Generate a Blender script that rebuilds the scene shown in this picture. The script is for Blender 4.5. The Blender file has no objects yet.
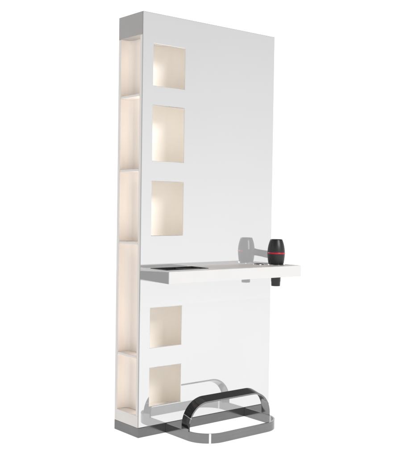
import bpy, bmesh, math
from mathutils import Vector, Matrix

scene = bpy.context.scene
col = scene.collection

# ---------------------------------------------------------------- measures (metres)
H, W, D = 2.10, 0.895, 0.213          # column
HB = 0.0488                           # chrome plinth height
WX0, WX1 = 0.0642, 0.2633             # window cut-outs in the mirror
WINS = [(1.744, 1.951), (1.373, 1.6475), (1.002, 1.2717), (0.441, 0.640), (0.1475, 0.3408)]
SHELF_Z = [1.6946, 1.3247, 0.9619, 0.3967]
Z_OPEN0, Z_OPEN1 = 0.108, 1.988       # side opening bottom / top
ZS, TS, SD = 0.840, 0.0577, 0.231     # worktop top, thickness, depth
NX = 0.335                            # inner wall of the light boxes behind the windows
NS = 0.060                            # depth of the open side niches
DRX, DRY = 0.815, -0.120              # dryer hole


# ---------------------------------------------------------------- materials
def new_mat(name):
    m = bpy.data.materials.new(name)
    m.use_nodes = True
    nt = m.node_tree
    return m, nt, nt.nodes, nt.links, nt.nodes['Principled BSDF']


def painted(name, rgb, rough=0.45, var=0.03, scale=9.0, bump=0.0, spec=0.5, coat=0.0, metallic=0.0, rvar=0.06):
    m, nt, N, L, b = new_mat(name)
    tc = N.new('ShaderNodeTexCoord')
    n1 = N.new('ShaderNodeTexNoise'); n1.inputs['Scale'].default_value = scale; n1.inputs['Detail'].default_value = 4
    L.new(tc.outputs['Object'], n1.inputs['Vector'])
    mr = N.new('ShaderNodeMapRange'); mr.inputs['From Min'].default_value = 0.3; mr.inputs['From Max'].default_value = 0.7
    mr.inputs['To Min'].default_value = 1 - var; mr.inputs['To Max'].default_value = 1 + var
    L.new(n1.outputs['Fac'], mr.inputs['Value'])
    mx = N.new('ShaderNodeVectorMath'); mx.operation = 'SCALE'; mx.inputs[0].default_value = rgb
    L.new(mr.outputs['Result'], mx.inputs['Scale']); L.new(mx.outputs['Vector'], b.inputs['Base Color'])
    mr2 = N.new('ShaderNodeMapRange'); mr2.inputs['To Min'].default_value = max(0.01, rough - rvar); mr2.inputs['To Max'].default_value = rough + rvar
    L.new(n1.outputs['Fac'], mr2.inputs['Value']); L.new(mr2.outputs['Result'], b.inputs['Roughness'])
    b.inputs['Specular IOR Level'].default_value = spec
    b.inputs['Coat Weight'].default_value = coat
    b.inputs['Metallic'].default_value = metallic
    if bump:
        n2 = N.new('ShaderNodeTexNoise'); n2.inputs['Scale'].default_value = 900; L.new(tc.outputs['Object'], n2.inputs['Vector'])
        bp = N.new('ShaderNodeBump'); bp.inputs['Strength'].default_value = bump; bp.inputs['Distance'].default_value = 0.0004
        L.new(n2.outputs['Fac'], bp.inputs['Height']); L.new(bp.outputs['Normal'], b.inputs['Normal'])
    return m


def chrome(name, rgb, rough=0.1, stretch=(2, 2, 160), streak=0.06):
    m, nt, N, L, b = new_mat(name)
    tc = N.new('ShaderNodeTexCoord')
    mp = N.new('ShaderNodeMapping'); mp.inputs['Scale'].default_value = stretch
    L.new(tc.outputs['Object'], mp.inputs['Vector'])
    n = N.new('ShaderNodeTexNoise'); n.inputs['Scale'].default_value = 1.0; n.inputs['Detail'].default_value = 3
    L.new(mp.outputs['Vector'], n.inputs['Vector'])
    n2 = N.new('ShaderNodeTexNoise'); n2.inputs['Scale'].default_value = 14; n2.inputs['Detail'].default_value = 4
    L.new(tc.outputs['Object'], n2.inputs['Vector'])
    ad = N.new('ShaderNodeMath'); ad.operation = 'ADD'; L.new(n.outputs['Fac'], ad.inputs[0]); L.new(n2.outputs['Fac'], ad.inputs[1])
    mr = N.new('ShaderNodeMapRange'); mr.inputs['From Min'].default_value = 0.7; mr.inputs['From Max'].default_value = 1.3
    mr.inputs['To Min'].default_value = 1 - streak; mr.inputs['To Max'].default_value = 1 + streak
    L.new(ad.outputs[0], mr.inputs['Value'])
    mx = N.new('ShaderNodeVectorMath'); mx.operation = 'SCALE'; mx.inputs[0].default_value = rgb
    L.new(mr.outputs['Result'], mx.inputs['Scale']); L.new(mx.outputs['Vector'], b.inputs['Base Color'])
    b.inputs['Metallic'].default_value = 1.0
    b.inputs['Roughness'].default_value = rough
    return m


def mirror_material():
    # silvered glass: sharp reflection with a pale veil painted over it by added emission
    m, nt, N, L, b = new_mat('mirror with emission veil')
    N.remove(b)
    out = N['Material Output']
    g = N.new('ShaderNodeBsdfGlossy'); g.inputs['Roughness'].default_value = 0.012
    d = N.new('ShaderNodeBsdfDiffuse'); d.inputs['Color'].default_value = (0.04, 0.04, 0.04, 1)
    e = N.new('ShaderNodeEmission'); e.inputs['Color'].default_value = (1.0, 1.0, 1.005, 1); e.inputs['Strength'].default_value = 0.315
    tc = N.new('ShaderNodeTexCoord')
    n = N.new('ShaderNodeTexNoise'); n.inputs['Scale'].default_value = 2.2; n.inputs['Detail'].default_value = 3
    L.new(tc.outputs['Object'], n.inputs['Vector'])
    cr = N.new('ShaderNodeValToRGB')
    cr.color_ramp.elements[0].color = (MIRROR_MIX - .015,) * 3 + (1,); cr.color_ramp.elements[1].color = (MIRROR_MIX + .015,) * 3 + (1,)
    L.new(n.outputs['Fac'], cr.inputs['Fac']); L.new(cr.outputs['Color'], g.inputs['Color'])
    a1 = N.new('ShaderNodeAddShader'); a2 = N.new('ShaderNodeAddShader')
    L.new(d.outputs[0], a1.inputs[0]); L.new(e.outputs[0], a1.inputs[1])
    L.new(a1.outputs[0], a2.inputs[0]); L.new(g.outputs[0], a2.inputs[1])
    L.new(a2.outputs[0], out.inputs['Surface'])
    return m


MIRROR_MIX = 0.465
M = {}
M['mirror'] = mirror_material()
M['glass_edge'] = painted('polished glass edge', (0.45, 0.47, 0.47), 0.2, 0.05)
M['body'] = painted('satin off white lacquer', (0.86, 0.825, 0.79), 0.42, 0.025, 6, 0.05)
M['lining'] = painted('warm white niche lining', (0.90, 0.865, 0.82), 0.6, 0.02, 5, 0.05)
M['niche'] = painted('pinkish white niche lacquer', (0.86, 0.795, 0.74), 0.5, 0.02, 5, 0.05)
M['shelf'] = painted('cream shelf board', (0.86, 0.82, 0.785), 0.45, 0.025, 8, 0.05)
M['chrome'] = chrome('dark polished steel', (0.235, 0.235, 0.238), 0.12)
M['plinth'] = chrome('plinth polished steel', (0.19, 0.19, 0.192), 0.14)
M['arch'] = chrome('arch steel painted dark', (0.055, 0.055, 0.057), 0.06, (160, 2, 2), 0.1)  # same chrome as the band, darkened to paint in dark reflections
M['header'] = painted('taupe grey header lacquer', (0.42, 0.405, 0.395), 0.35, 0.03, 6, 0.05)
M['end'] = painted('worktop end painted in shade', (0.35, 0.35, 0.353), 0.4, 0.04, 12, 0.04)  # shade on the white worktop's left end, put into the colour
M['arch_edge'] = chrome('lighter steel edge of the bar', (0.24, 0.24, 0.243), 0.1, (160, 2, 2), 0.1)
M['bright'] = painted('bright polished joint', (0.92, 0.92, 0.92), 0.3, 0.02)
M['slab'] = painted('white worktop edge lacquer', (0.74, 0.735, 0.73), 0.35, 0.02, 7, 0.04)
M['tray'] = painted('matte black tray plastic', (0.012, 0.012, 0.013), 0.4, 0.1, 40, 0.1)
M['tray_tool'] = painted('grey tray divider plastic', (0.10, 0.10, 0.105), 0.35, 0.1, 40)
M['black'] = painted('soft black dryer plastic', (0.016, 0.016, 0.018), 0.36, 0.1, 60, 0.15)
M['black_gloss'] = painted('glossy black nozzle plastic', (0.012, 0.012, 0.013), 0.16, 0.1, 60)
M['red'] = painted('red dryer band', (0.50, 0.012, 0.035), 0.3, 0.05, 60)
M['brass'] = painted('aged brass grommet', (0.11, 0.075, 0.05), 0.35, 0.15, 90, metallic=0.7)
M['steel'] = painted('bright steel rim', (0.75, 0.75, 0.75), 0.2, 0.05, 60, metallic=1.0)
M['grey'] = painted('light grey plastic strip', (0.6, 0.6, 0.61), 0.35, 0.05, 60)


def worktop_top():
    m, nt, N, L, b = new_mat('worktop surface white fading to taupe')  # taupe paints in the dark surroundings reflected by the white top
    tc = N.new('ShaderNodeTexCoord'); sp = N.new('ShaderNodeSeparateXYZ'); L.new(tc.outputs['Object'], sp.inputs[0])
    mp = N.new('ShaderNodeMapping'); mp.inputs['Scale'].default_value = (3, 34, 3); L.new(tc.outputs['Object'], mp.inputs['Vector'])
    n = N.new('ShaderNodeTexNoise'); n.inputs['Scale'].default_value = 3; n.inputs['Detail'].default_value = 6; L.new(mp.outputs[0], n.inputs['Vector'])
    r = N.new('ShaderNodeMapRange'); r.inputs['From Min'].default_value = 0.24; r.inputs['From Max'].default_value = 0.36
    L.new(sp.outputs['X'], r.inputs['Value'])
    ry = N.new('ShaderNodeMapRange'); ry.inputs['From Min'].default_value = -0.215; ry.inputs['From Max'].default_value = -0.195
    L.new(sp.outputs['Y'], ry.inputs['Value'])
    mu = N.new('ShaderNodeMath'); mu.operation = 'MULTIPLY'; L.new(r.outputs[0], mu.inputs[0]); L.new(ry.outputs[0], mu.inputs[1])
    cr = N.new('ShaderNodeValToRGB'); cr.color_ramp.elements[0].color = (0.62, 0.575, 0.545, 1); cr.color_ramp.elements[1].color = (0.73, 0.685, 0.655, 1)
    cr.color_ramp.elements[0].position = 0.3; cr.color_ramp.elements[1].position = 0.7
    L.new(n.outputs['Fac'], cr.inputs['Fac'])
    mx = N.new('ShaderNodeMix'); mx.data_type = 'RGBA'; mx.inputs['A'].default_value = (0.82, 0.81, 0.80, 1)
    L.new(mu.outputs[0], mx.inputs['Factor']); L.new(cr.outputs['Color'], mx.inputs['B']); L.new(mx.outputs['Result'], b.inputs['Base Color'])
    b.inputs['Roughness'].default_value = 0.4
    b.inputs['Specular IOR Level'].default_value = 0.12
    return m


M['top'] = worktop_top()


# ---------------------------------------------------------------- mesh helpers
def obj(name, bm, mats, parent=None, loc=None, bevel=0.0, smooth=False, seg=2):
    me = bpy.data.meshes.new(name)
    bmesh.ops.recalc_face_normals(bm, faces=bm.faces[:])
    if smooth:
        for f in bm.faces: f.smooth = True
    bm.to_mesh(me); bm.free()
    o = bpy.data.objects.new(name, me); col.objects.link(o)
    for m in (mats if isinstance(mats, (list, tuple)) else [mats]): me.materials.append(m)
    if parent: o.parent = parent
    if loc: o.location = loc
    if bevel:
        md = o.modifiers.new('soft edges', 'BEVEL'); md.width = bevel; md.segments = seg; md.limit_method = 'ANGLE'; md.angle_limit = math.radians(40)
        md.harden_normals = False
    return o


def box(bm, x0, x1, y0, y1, z0, z1, mi=0):
    vs = [bm.verts.new((x, y, z)) for x in (x0, x1) for y in (y0, y1) for z in (z0, z1)]
    for q in ((0, 1, 3, 2), (4, 6, 7, 5), (0, 4, 5, 1), (2, 3, 7, 6), (0, 2, 6, 4), (1, 5, 7, 3)):
        f = bm.faces.new([vs[i] for i in q]); f.material_index = mi
    return bm


def loops_solid(bm, loops, place, t0, t1, mi_top=0, mi_side=0, mi_bot=0):
    """solid plate with holes: loops are 2D outlines (first outer), place(u, v, t) gives the 3D point"""
    caps = []
    for t, mi in ((t0, mi_bot), (t1, mi_top)):
        edges, rings = [], []
        for lp in loops:
            vs = [bm.verts.new(place(u, v, t)) for u, v in lp]
            rings.append(vs)
            edges += [bm.edges.new((vs[i], vs[(i + 1) % len(vs)])) for i in range(len(vs))]
        res = bmesh.ops.triangle_fill(bm, edges=edges, use_beauty=True, use_dissolve=False)
        for g in res['geom']:
            if isinstance(g, bmesh.types.BMFace): g.material_index = mi
        caps.append(rings)
    for ra, rb in zip(*caps):
        n = len(ra)
        for i in range(n):
            f = bm.faces.new((ra[i], ra[(i + 1) % n], rb[(i + 1) % n], rb[i])); f.material_index = mi_side
    return bm


def rect(x0, x1, y0, y1): return [(x0, y0), (x1, y0), (x1, y1), (x0, y1)]
def circle(cx, cy, r, n=48): return [(cx + r * math.cos(2 * math.pi * i / n), cy + r * math.sin(2 * math.pi * i / n)) for i in range(n)]


def lathe(bm, prof, n=64, cx=0, cy=0):
    rings = []
    for r, z in prof:
        if r < 1e-6: rings.append([bm.verts.new((cx, cy, z))])
        else: rings.append([bm.verts.new((cx + r * math.cos(2 * math.pi * i / n), cy + r * math.sin(2 * math.pi * i / n), z)) for i in range(n)])
    for a, b in zip(rings, rings[1:]):
        for i in range(n):
            j = (i + 1) % n
            if len(a) == 1 and len(b) == 1: continue
            if len(a) == 1: bm.faces.new((a[0], b[i], b[j]))
            elif len(b) == 1: bm.faces.new((a[i], a[j], b[0]))
            else: bm.faces.new((a[i], a[j], b[j], b[i]))
    return bm


def smooth_by_angle(o, deg=35):
    me = o.data
    for p in me.polygons: p.use_smooth = True
    me.set_sharp_from_angle(angle=math.radians(deg))


# ---------------------------------------------------------------- the styling station
st = bpy.data.objects.new('styling_station', None); col.objects.link(st)
st['label'] = 'tall white salon styling station with mirror, lit side niches, shelf and chrome footrest'
st['category'] = 'styling station'

# cabinet: back, closed side, top, bottom, front board behind the glass, closed box right of the niches
T = 0.020
bm = bmesh.new()
box(bm, 0, W, D - T, D, HB + .0005, Z_OPEN1)                     # back board
box(bm, 0, W - .001, 0.006, D - T, HB + .0005, Z_OPEN0)          # bottom rail
box(bm, W - T, W - .001, 0.006, D - T, Z_OPEN0, Z_OPEN1)         # closed side
loops_solid(bm, [rect(0, W - T, Z_OPEN0, Z_OPEN1)] + [rect(WX0 - .002, WX1 + .014, a - .006, b + .006) for a, b in WINS],
            lambda u, v, t: (u, t, v), 0.006, 0.006 + T - .002)  # front board
cab = obj('cabinet', bm, M['body'], st, bevel=0.0012)

bm = bmesh.new(); box(bm, 0, W - .001, 0.006, D, Z_OPEN1 + .0004, H)
obj('header', bm, M['header'], st, bevel=0.0012)

# mirror glass with five cut-outs
bm = bmesh.new()
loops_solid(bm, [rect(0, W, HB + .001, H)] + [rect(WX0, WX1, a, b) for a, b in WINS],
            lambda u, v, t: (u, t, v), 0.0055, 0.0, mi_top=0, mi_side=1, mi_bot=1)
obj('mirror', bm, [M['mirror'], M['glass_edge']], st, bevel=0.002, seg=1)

# shelves between the niches
for z in SHELF_Z:
    bm = bmesh.new()
    box(bm, 0.001, NS + .004, 0.026, D - T - .001, z - .006, z + .006)
    obj('shelf', bm, M['shelf'], st, bevel=0.0012)

# lining of every side niche (back and inner wall) and the curved light box behind every window
edges_z = [Z_OPEN0] + sorted(SHELF_Z) + [Z_OPEN1]
yb = D - T - .0008


def wall_strip(name, path, z0, z1, mat, deg, close=False):
    bm = bmesh.new()
    lo = [bm.verts.new((x, y, z0)) for x, y in path]; hi = [bm.verts.new((x, y, z1)) for x, y in path]
    for i in range(len(path) - 1): bm.faces.new((lo[i], lo[i + 1], hi[i + 1], hi[i]))
    if close: bm.faces.new(lo); bm.faces.new(hi[::-1])
    o = obj(name, bm, mat, st); smooth_by_angle(o, deg)


def fillet(cx, cy, r, a0, a1, n=14):
    return [(cx + r * math.cos(math.radians(a0 + (a1 - a0) * i / n)), cy + r * math.sin(math.radians(a0 + (a1 - a0) * i / n))) for i in range(n + 1)]


for k in range(5):
    z0, z1 = edges_z[k], edges_z[k + 1]
    z0 += .001 if k == 0 else .0065
    z1 -= -.0002 if k == 4 else .0061
    wall_strip('niche_lining', [(0.0006, yb)] + fillet(NS - .034, yb - .034, .034, 90, 0) + [(NS, 0.026)], z0, z1, M['niche'], 50)
for a, b in WINS:
    r = 0.130
    wall_strip('light_box', [(NS + .003, 0.0265), (NS + .003, yb)] + fillet(NX - r, yb - r, r, 90, 0, 18) + [(NX, 0.0265)],
               max(a - .045, Z_OPEN0 + .002), min(b + .045, Z_OPEN1 - .002), M['lining'], 50, True)

# plinth
bm = bmesh.new(); box(bm, 0, W, 0, D, 0.0005, HB)
obj('plinth', bm, M['plinth'], st, bevel=0.0008)

# worktop with hole for the dryer and the recess for the tray
TX0, TX1, TY0, TY1 = 0.052, 0.306, -0.150, -0.022
bm = bmesh.new()
loops_solid(bm, [rect(0.0035, W, -SD, -.0008), circle(DRX, DRY, 0.040), rect(TX0, TX1, TY0, TY1)],
            lambda u, v, t: (u, v, t), ZS - TS, ZS, mi_top=1, mi_side=0, mi_bot=0)
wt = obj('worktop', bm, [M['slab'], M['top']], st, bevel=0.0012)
bm = bmesh.new()   # sheet that paints shade on the slab end; its upper edge is bevelled away towards the mirror, showing the white slab behind it
loops_solid(bm, [[(-SD + .001, ZS - TS + .0004), (-.0008, ZS - TS + .006), (-.0008, ZS - .013), (-SD + .001, ZS - .003)]], lambda u, v, t: (t, u, v), 0, 0.0033)
obj('shaded_end', bm, M['end'], wt, bevel=0.0006)
bm = bmesh.new()
loops_solid(bm, [rect(TX0 - .004, TX1 + .004, TY0 - .004, TY1 + .004), rect(TX0 + .002, TX1 - .002, TY0 + .002, TY1 - .002)],
            lambda u, v, t: (u, v, t), ZS + .0004, ZS + .0028)
loops_solid(bm, [rect(TX0 + .0005, TX1 - .0005, TY0 + .0005, TY1 - .0005), rect(TX0 + .002, TX1 - .002, TY0 + .002, TY1 - .002)],
            lambda u, v, t: (u, v, t), ZS - .036, ZS + .0002)
box(bm, TX0 + .0005, TX1 - .0005, TY0 + .0005, TY1 - .0005, ZS - .040, ZS - .0362)
tr = obj('tool_tray', bm, M['tray'], wt, bevel=0.0008)
bm = bmesh.new()
box(bm, 0.196, 0.200, TY0 + .003, TY1 - .003, ZS - .036, ZS - .001)
box(bm, 0.2005, TX1 - .003, -0.088, -0.084, ZS - .036, ZS - .001)
obj('tray_divider', bm, M['tray_tool'], wt, bevel=0.0008)
# rim of the dryer hole
bm = bmesh.new()
lathe(bm, [(0.040, ZS + .0003), (0.0405, ZS + .003), (0.043, ZS + .0038), (0.0475, ZS + .0025), (0.0485, ZS + .0003)], 64, DRX, DRY)
obj('holder_rim', bm, M['steel'], wt, smooth=True)
# cable grommet beside it
GX, GY = 0.742, -0.058
bm = bmesh.new()
lathe(bm, [(0.0, ZS + .0012), (0.017, ZS + .0012), (0.0185, ZS + .004), (0.024, ZS + .0045), (0.0275, ZS + .0025), (0.028, ZS + .0003)], 40, GX, GY)
gr = obj('cable_grommet', bm, M['brass'], wt, smooth=True)
bm = bmesh.new()
lathe(bm, [(0.0278, ZS + .0004), (0.0282, ZS + .0034), (0.0300, ZS + .0040), (0.0318, ZS + .0026), (0.0322, ZS + .0004)], 40, GX, GY)
obj('rim', bm, M['steel'], gr, smooth=True)

# footrest: flat U band on the floor and an arched bar over it
ft = bpy.data.objects.new('footrest', None); col.objects.link(ft); ft.parent = st
XL, XR, YF, RC = 0.168, 0.716, -0.303, 0.125


def u_path(inset):
    xl, xr, yf, r = XL + inset, XR - inset, YF + inset, RC - inset
    p = [(xl, -.0008), (xl, -.06), (xl, -.12), (xl, yf + r)]
    p += [(xl + r - r * math.cos(math.pi / 2 * i / 20), yf + r - r * math.sin(math.pi / 2 * i / 20)) for i in range(1, 21)]
    p += [(xl + r + (xr - xl - 2 * r) * i / 6, yf) for i in range(1, 6)]
    p += [(xr - r + r * math.sin(math.pi / 2 * i / 20), yf + r - r * math.cos(math.pi / 2 * i / 20)) for i in range(0, 21)]
    p += [(xr, -.12), (xr, -.06), (xr, -.0008)]
    return p


def band(bm, pa, pb, z0, z1):
    n = len(pa)
    V = [[bm.verts.new((x, y, z)) for x, y in p] for p, z in ((pa, z0), (pb, z0), (pb, z1), (pa, z1))]
    for k in range(4):
        A, B = V[k], V[(k + 1) % 4]
        for i in range(n - 1): bm.faces.new((A[i], A[i + 1], B[i + 1], B[i]))
    for e in (0, n - 1): bm.faces.new([V[k][e] for k in range(4)])


bm = bmesh.new(); band(bm, u_path(0), u_path(0.008), 0.0012, HB - .0006)
rb = obj('floor_band', bm, M['chrome'], ft); smooth_by_angle(rb)
for a0, a1, sgn in ((math.radians(55), math.radians(60), 1), (math.radians(13), math.radians(18), -1)):
    bm = bmesh.new()
    def arc(off):
        out = []
        for i in range(6):
            a = a0 + (a1 - a0) * i / 5
            x = (XL + RC) - (RC - off) * math.cos(a); y = (YF + RC) - (RC - off) * math.sin(a)
            out.append((x if sgn > 0 else XL + XR - x, y))
        return out
    band(bm, arc(-.0006), arc(0.0086), 0.0010, HB - .0002)
    o = obj('joint_strip', bm, M['bright'], ft, bevel=0.0004); smooth_by_angle(o)


def arch_curve(top, r, off):
    xl, xr = XL - .002 + off, XR + .002 - off
    t, r = top - off, r - off
    p = [(xl, HB - .002), (xl, (HB + t - r) / 2), (xl, t - r)] if t - r > HB else [(xl, HB - .002), (xl, HB + .001), (xl, t - r)]
    n = 22
    p += [(xl + r - r * math.cos(math.pi / 2 * i / n), t - r + r * math.sin(math.pi / 2 * i / n)) for i in range(1, n + 1)]
    p += [(xl + r + (xr - xl - 2 * r) * i / 8, t) for i in range(1, 8)]
    p += [(xr - r + r * math.sin(math.pi / 2 * i / n), t - r + r * math.cos(math.pi / 2 * i / n)) for i in range(0, n + 1)]
    p += [(xr, p[1][1]), (xr, HB - .002)]
    return p


bm = bmesh.new()
yr, yf = -0.135, -0.190
cs = [(arch_curve(.197, .130, 0), yr), (arch_curve(.180, .120, 0), yf), (arch_curve(.180, .120, .008), yf), (arch_curve(.197, .130, .008), yr)]
V = [[bm.verts.new((x, y, z)) for x, z in p] for p, y in cs]
n = len(V[0])
for k in range(4):
    A, B = V[k], V[(k + 1) % 4]
    for i in range(n - 1):
        f = bm.faces.new((A[i], A[i + 1], B[i + 1], B[i]))
        f.material_index = 0 if k == 0 and i > 1 else 1      # dark reflections painted into the outside, lighter edges and inside
for e in (0, n - 1): bm.faces.new([V[k][e] for k in range(4)])
ar = obj('foot_bar', bm, [M['arch'], M['arch_edge']], ft); smooth_by_angle(ar)

# bright strip put in for a chrome glint: seam across the left bend of the bar
i0 = 8
bm = bmesh.new()
ends = []
for f in (0.0, 0.28):
    q = []
    for k, dx in ((0, -.0006), (1, -.0006), (2, .0006), (3, .0006)):
        (xa, za), y = cs[k][0][i0], cs[k][1]; xb, zb = cs[k][0][i0 + 1]
        nrm = Vector((-(zb - za), xb - xa)).normalized() * (-dx)
        q.append(bm.verts.new((xa + (xb - xa) * f + nrm.x, y + (.0005 if k in (0, 3) else -.0005), za + (zb - za) * f + nrm.y)))
    ends.append(q)
for k in range(4): bm.faces.new((ends[0][k], ends[0][(k + 1) % 4], ends[1][(k + 1) % 4], ends[1][k]))
bm.faces.new(ends[0]); bm.faces.new(ends[1])
obj('seam_glint', bm, M['steel'], ft)

# ---------------------------------------------------------------- hair dryer standing nose down in the worktop hole
hd = bpy.data.objects.new('hair_dryer', None); col.objects.link(hd)
hd.location = (DRX, DRY, ZS)
hd['label'] = 'black hair dryer with a red band standing nose down in the white shelf'
hd['category'] = 'hair dryer'
bm = bmesh.new()
prof = [(0.030, 0.0), (0.0400, 0.0045), (0.0425, 0.012), (0.0450, 0.028), (0.0467, 0.046), (0.0474, 0.062),
        (0.0470, 0.076), (0.0455, 0.090), (0.0430, 0.104), (0.0400, 0.116), (0.0365, 0.127), (0.0335, 0.1345), (0.0325, 0.1375), (0.0300, 0.1385), (0.0285, 0.1365), (0.0, 0.1350)]
lathe(bm, prof, 72)
o = obj('body', bm, M['black'], hd); smooth_by_angle(o, 50)
bm = bmesh.new()
q = []
for r, z in [(0.0466, 0.0588), (0.0478, 0.0592), (0.0480, 0.0635), (0.0477, 0.0678), (0.0464, 0.0682)]:
    q.append([bm.verts.new((r * math.cos(math.radians(250 + 92 * t / 30)), r * math.sin(math.radians(250 + 92 * t / 30)), z)) for t in range(-30, 31)])
for A, B in zip(q, q[1:]):
    for j in range(60): bm.faces.new((A[j], A[j + 1], B[j + 1], B[j]))
obj('red_band', bm, M['red'], hd, smooth=True)
bm = bmesh.new()
lathe(bm, [(0.030, 0.0), (0.029, -0.030), (0.0280, -0.062), (0.0265, -0.066), (0.0262, -0.090), (0.0250, -0.0935), (0.0244, -0.113), (0.0235, -0.1155), (0.0210, -0.1155), (0.021, -0.10), (0.0, -0.10)], 64)
o = obj('nozzle', bm, M['black_gloss'], hd); smooth_by_angle(o, 40)
# handle: pointing back, away from the room, drooping a little
ang = math.radians(45)
hdir = Vector((math.cos(ang), math.sin(ang), -0.17)).normalized()
side = Vector((-math.sin(ang), math.cos(ang), 0)); upv = hdir.cross(side).normalized()
if upv.z < 0: upv.negate()
bm = bmesh.new(); rings = []
stations = [(0.030, .014, .021), (0.045, .0145, .020), (0.06, .0145, .0185), (0.085, .015, .0185), (0.110, .0155, .020), (0.124, .0155, .0205), (0.131, .014, .0185), (0.134, .009, .012)]
c0 = Vector((0, 0, 0.066))
for d, a, b in stations:
    c = c0 + hdir * d
    rings.append([bm.verts.new(c + side * (a * math.cos(2 * math.pi * i / 28)) + upv * (b * math.sin(2 * math.pi * i / 28))) for i in range(28)])
for A, B in zip(rings, rings[1:]):
    for i in range(28): bm.faces.new((A[i], A[(i + 1) % 28], B[(i + 1) % 28], B[i]))
bm.faces.new(rings[0]); bm.faces.new(rings[-1])
o = obj('handle', bm, M['black'], hd); smooth_by_angle(o, 50)
# rear intake grille, on top as it stands
bm = bmesh.new()
for rr in (0.006, 0.011, 0.016, 0.021, 0.026):
    lathe(bm, [(rr - .0012, 0.1355), (rr - .0012, 0.1375), (rr + .0012, 0.1375), (rr + .0012, 0.1355)], 48)
o = obj('intake_grille', bm, M['black_gloss'], hd)
# pale strip on the back of the barrel, above the handle (seen in the mirror)
bm = bmesh.new()
for k, (z0, z1) in enumerate(((0.074, 0.124),)):
    q = []
    for z, r in ((z0, 0.0471), (0.090, 0.0455), (0.104, 0.0430), (0.116, 0.0400), (z1, 0.0376)):
        row = []
        for j in range(4):
            a = math.radians(110 + 11 * j / 3)
            row.append(((r + .0006) * math.cos(a), (r + .0006) * math.sin(a), z))
        q.append([bm.verts.new(c) for c in row])
    for A, B in zip(q, q[1:]):
        for j in range(3): bm.faces.new((A[j], A[j + 1], B[j + 1], B[j]))
obj('trim_strip', bm, M['grey'], hd, smooth=True)

# ---------------------------------------------------------------- white studio floor
bm = bmesh.new()
vs = [bm.verts.new(c) for c in ((-2.4, -4.2, 0), (9, -4.2, 0), (9, 9, 0), (-2.4, 9, 0))]
bm.faces.new(vs)
m, nt, N, L, b = new_mat('white studio floor with added glow')
tc = N.new('ShaderNodeTexCoord'); n1 = N.new('ShaderNodeTexNoise'); n1.inputs['Scale'].default_value = 1.5; L.new(tc.outputs['Object'], n1.inputs['Vector'])
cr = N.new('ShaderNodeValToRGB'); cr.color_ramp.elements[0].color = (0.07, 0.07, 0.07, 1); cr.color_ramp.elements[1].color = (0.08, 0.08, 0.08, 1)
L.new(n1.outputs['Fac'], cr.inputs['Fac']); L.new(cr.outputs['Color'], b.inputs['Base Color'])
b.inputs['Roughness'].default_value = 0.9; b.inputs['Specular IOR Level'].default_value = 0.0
b.inputs['Emission Color'].default_value = (1, 1, 1, 1); b.inputs['Emission Strength'].default_value = 1.07  # added emission keeps the floor white and washes out shadows
fl = obj('floor', bm, m); fl['kind'] = 'structure'

# ---------------------------------------------------------------- world: white studio sweep, darker to the left and overhead
w = bpy.data.worlds.new('World'); scene.world = w; w.use_nodes = True
N, L = w.node_tree.nodes, w.node_tree.links
bg = N['Background']
tc = N.new('ShaderNodeTexCoord'); sp = N.new('ShaderNodeSeparateXYZ'); L.new(tc.outputs['Generated'], sp.inputs[0])


def mrange(src, a, b, c, d, smooth=True):
    r = N.new('ShaderNodeMapRange'); r.interpolation_type = 'SMOOTHSTEP' if smooth else 'LINEAR'
    r.inputs['From Min'].default_value = a; r.inputs['From Max'].default_value = b
    r.inputs['To Min'].default_value = c; r.inputs['To Max'].default_value = d
    L.new(src, r.inputs['Value']); return r.outputs['Result']


def mth(op, a, b):
    n = N.new('ShaderNodeMath'); n.operation = op
    for i, s in enumerate((a, b)):
        if isinstance(s, (int, float)): n.inputs[i].default_value = s
        else: L.new(s, n.inputs[i])
    return n.outputs[0]


X, Y, Z = sp.outputs['X'], sp.outputs['Y'], sp.outputs['Z']
front = mrange(Z, -0.12, 0.26, 1.14, 0.62, False)          # room side, what the mirror shows
back = mth('ADD', 1.25, 0.0)                               # backdrop
yb = mrange(Y, -0.1, 0.3, 0, 1)
fb = mth('ADD', mth('MULTIPLY', front, mth('SUBTRACT', 1.0, yb)), mth('MULTIPLY', back, yb))
left = mrange(X, -0.6, 0.15, 0.85, 1.0)
over = mrange(Z, 0.30, 0.55, 1.0, 0.16)
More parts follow.
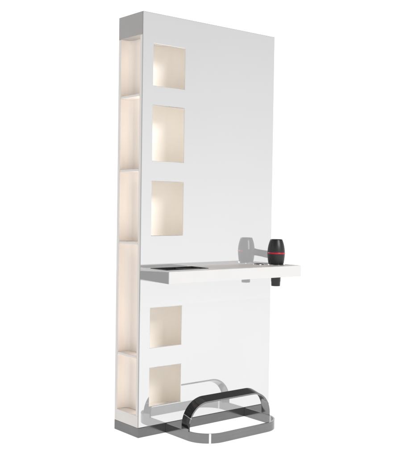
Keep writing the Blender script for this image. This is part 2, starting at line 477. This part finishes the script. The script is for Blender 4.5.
# made-up light and dark bands high on the left, added for steel reflections
wv = mth('SINE', mth('MULTIPLY', Z, 26.0), 0.0)
strip = mrange(wv, 0.55, 0.8, 0.35, 2.6)
lefthi = mth('MULTIPLY', mrange(X, -0.25, -0.4, 0, 1), mrange(Z, 0.28, 0.38, 0, 1))
flag = mth('ADD', mth('MULTIPLY', strip, lefthi), mth('SUBTRACT', 1.0, lefthi))
tot = mth('MULTIPLY', mth('MULTIPLY', mth('MULTIPLY', fb, left), over), flag)
L.new(tot, bg.inputs['Strength']); bg.inputs['Color'].default_value = (1, 1, 1, 1)


# ---------------------------------------------------------------- lamps
def area(name, loc, target, sx, sy, power, rgb=(1, 1, 1)):
    l = bpy.data.lights.new(name, 'AREA'); l.shape = 'RECTANGLE'; l.size = sx; l.size_y = sy; l.energy = power; l.color = rgb
    o = bpy.data.objects.new(name, l); col.objects.link(o); o.location = loc
    d = Vector(target) - Vector(loc)
    o.rotation_euler = d.to_track_quat('-Z', 'Y').to_euler()
    return o


area('key_softbox', (0.7, -4.2, 3.3), (0.45, 0, 0.8), 1.6, 1.2, 125, (1.0, 0.99, 0.98))
for k in range(5):
    z0, z1 = edges_z[k], edges_z[k + 1]
    h = z1 - z0 - 0.04
    zc = (z0 + z1) / 2
    area('niche_led', (0.030, 0.030, zc), (0.040, 0.19, zc), 0.03, h, 0.27 * h, (1.0, 0.91, 0.81))
for (a, b), fz in zip(sorted(WINS), (0.35, 0.35, 0.5, 0.5, 0.65)):
    h = b - a
    zc = a + h * fz
    area('window_led', (NS + .006, 0.052, zc), (NS + .1, 0.115, zc), 0.04, h * 1.2, 0.82 * h, (1.0, 0.925, 0.82))

# ---------------------------------------------------------------- camera
cam = bpy.data.cameras.new('Camera'); co = bpy.data.objects.new('Camera', cam); col.objects.link(co)
r3 = Vector((0.77436746, -0.63256992, 0.01450311)); u3 = Vector((0.00546781, 0.02961037, 0.99954656)); f3 = Vector((0.63271253, 0.77393703, -0.02638807))
mw = Matrix((r3, u3, -f3)).transposed().to_4x4(); mw.translation = Vector((-2.2746, -3.2419, 1.1461))
co.matrix_world = mw
cam.sensor_fit = 'VERTICAL'; cam.sensor_height = 36.0; cam.sensor_width = 36.0
cam.lens = 804.86 / 457.0 * 36.0
cam.clip_start = 0.05; cam.clip_end = 500
scene.camera = co

scene.render.engine = 'CYCLES'
scene.cycles.max_bounces = 10
scene.view_settings.view_transform = 'Standard'; scene.view_settings.look = 'None'
scene.view_settings.exposure = 0; scene.view_settings.gamma = 1
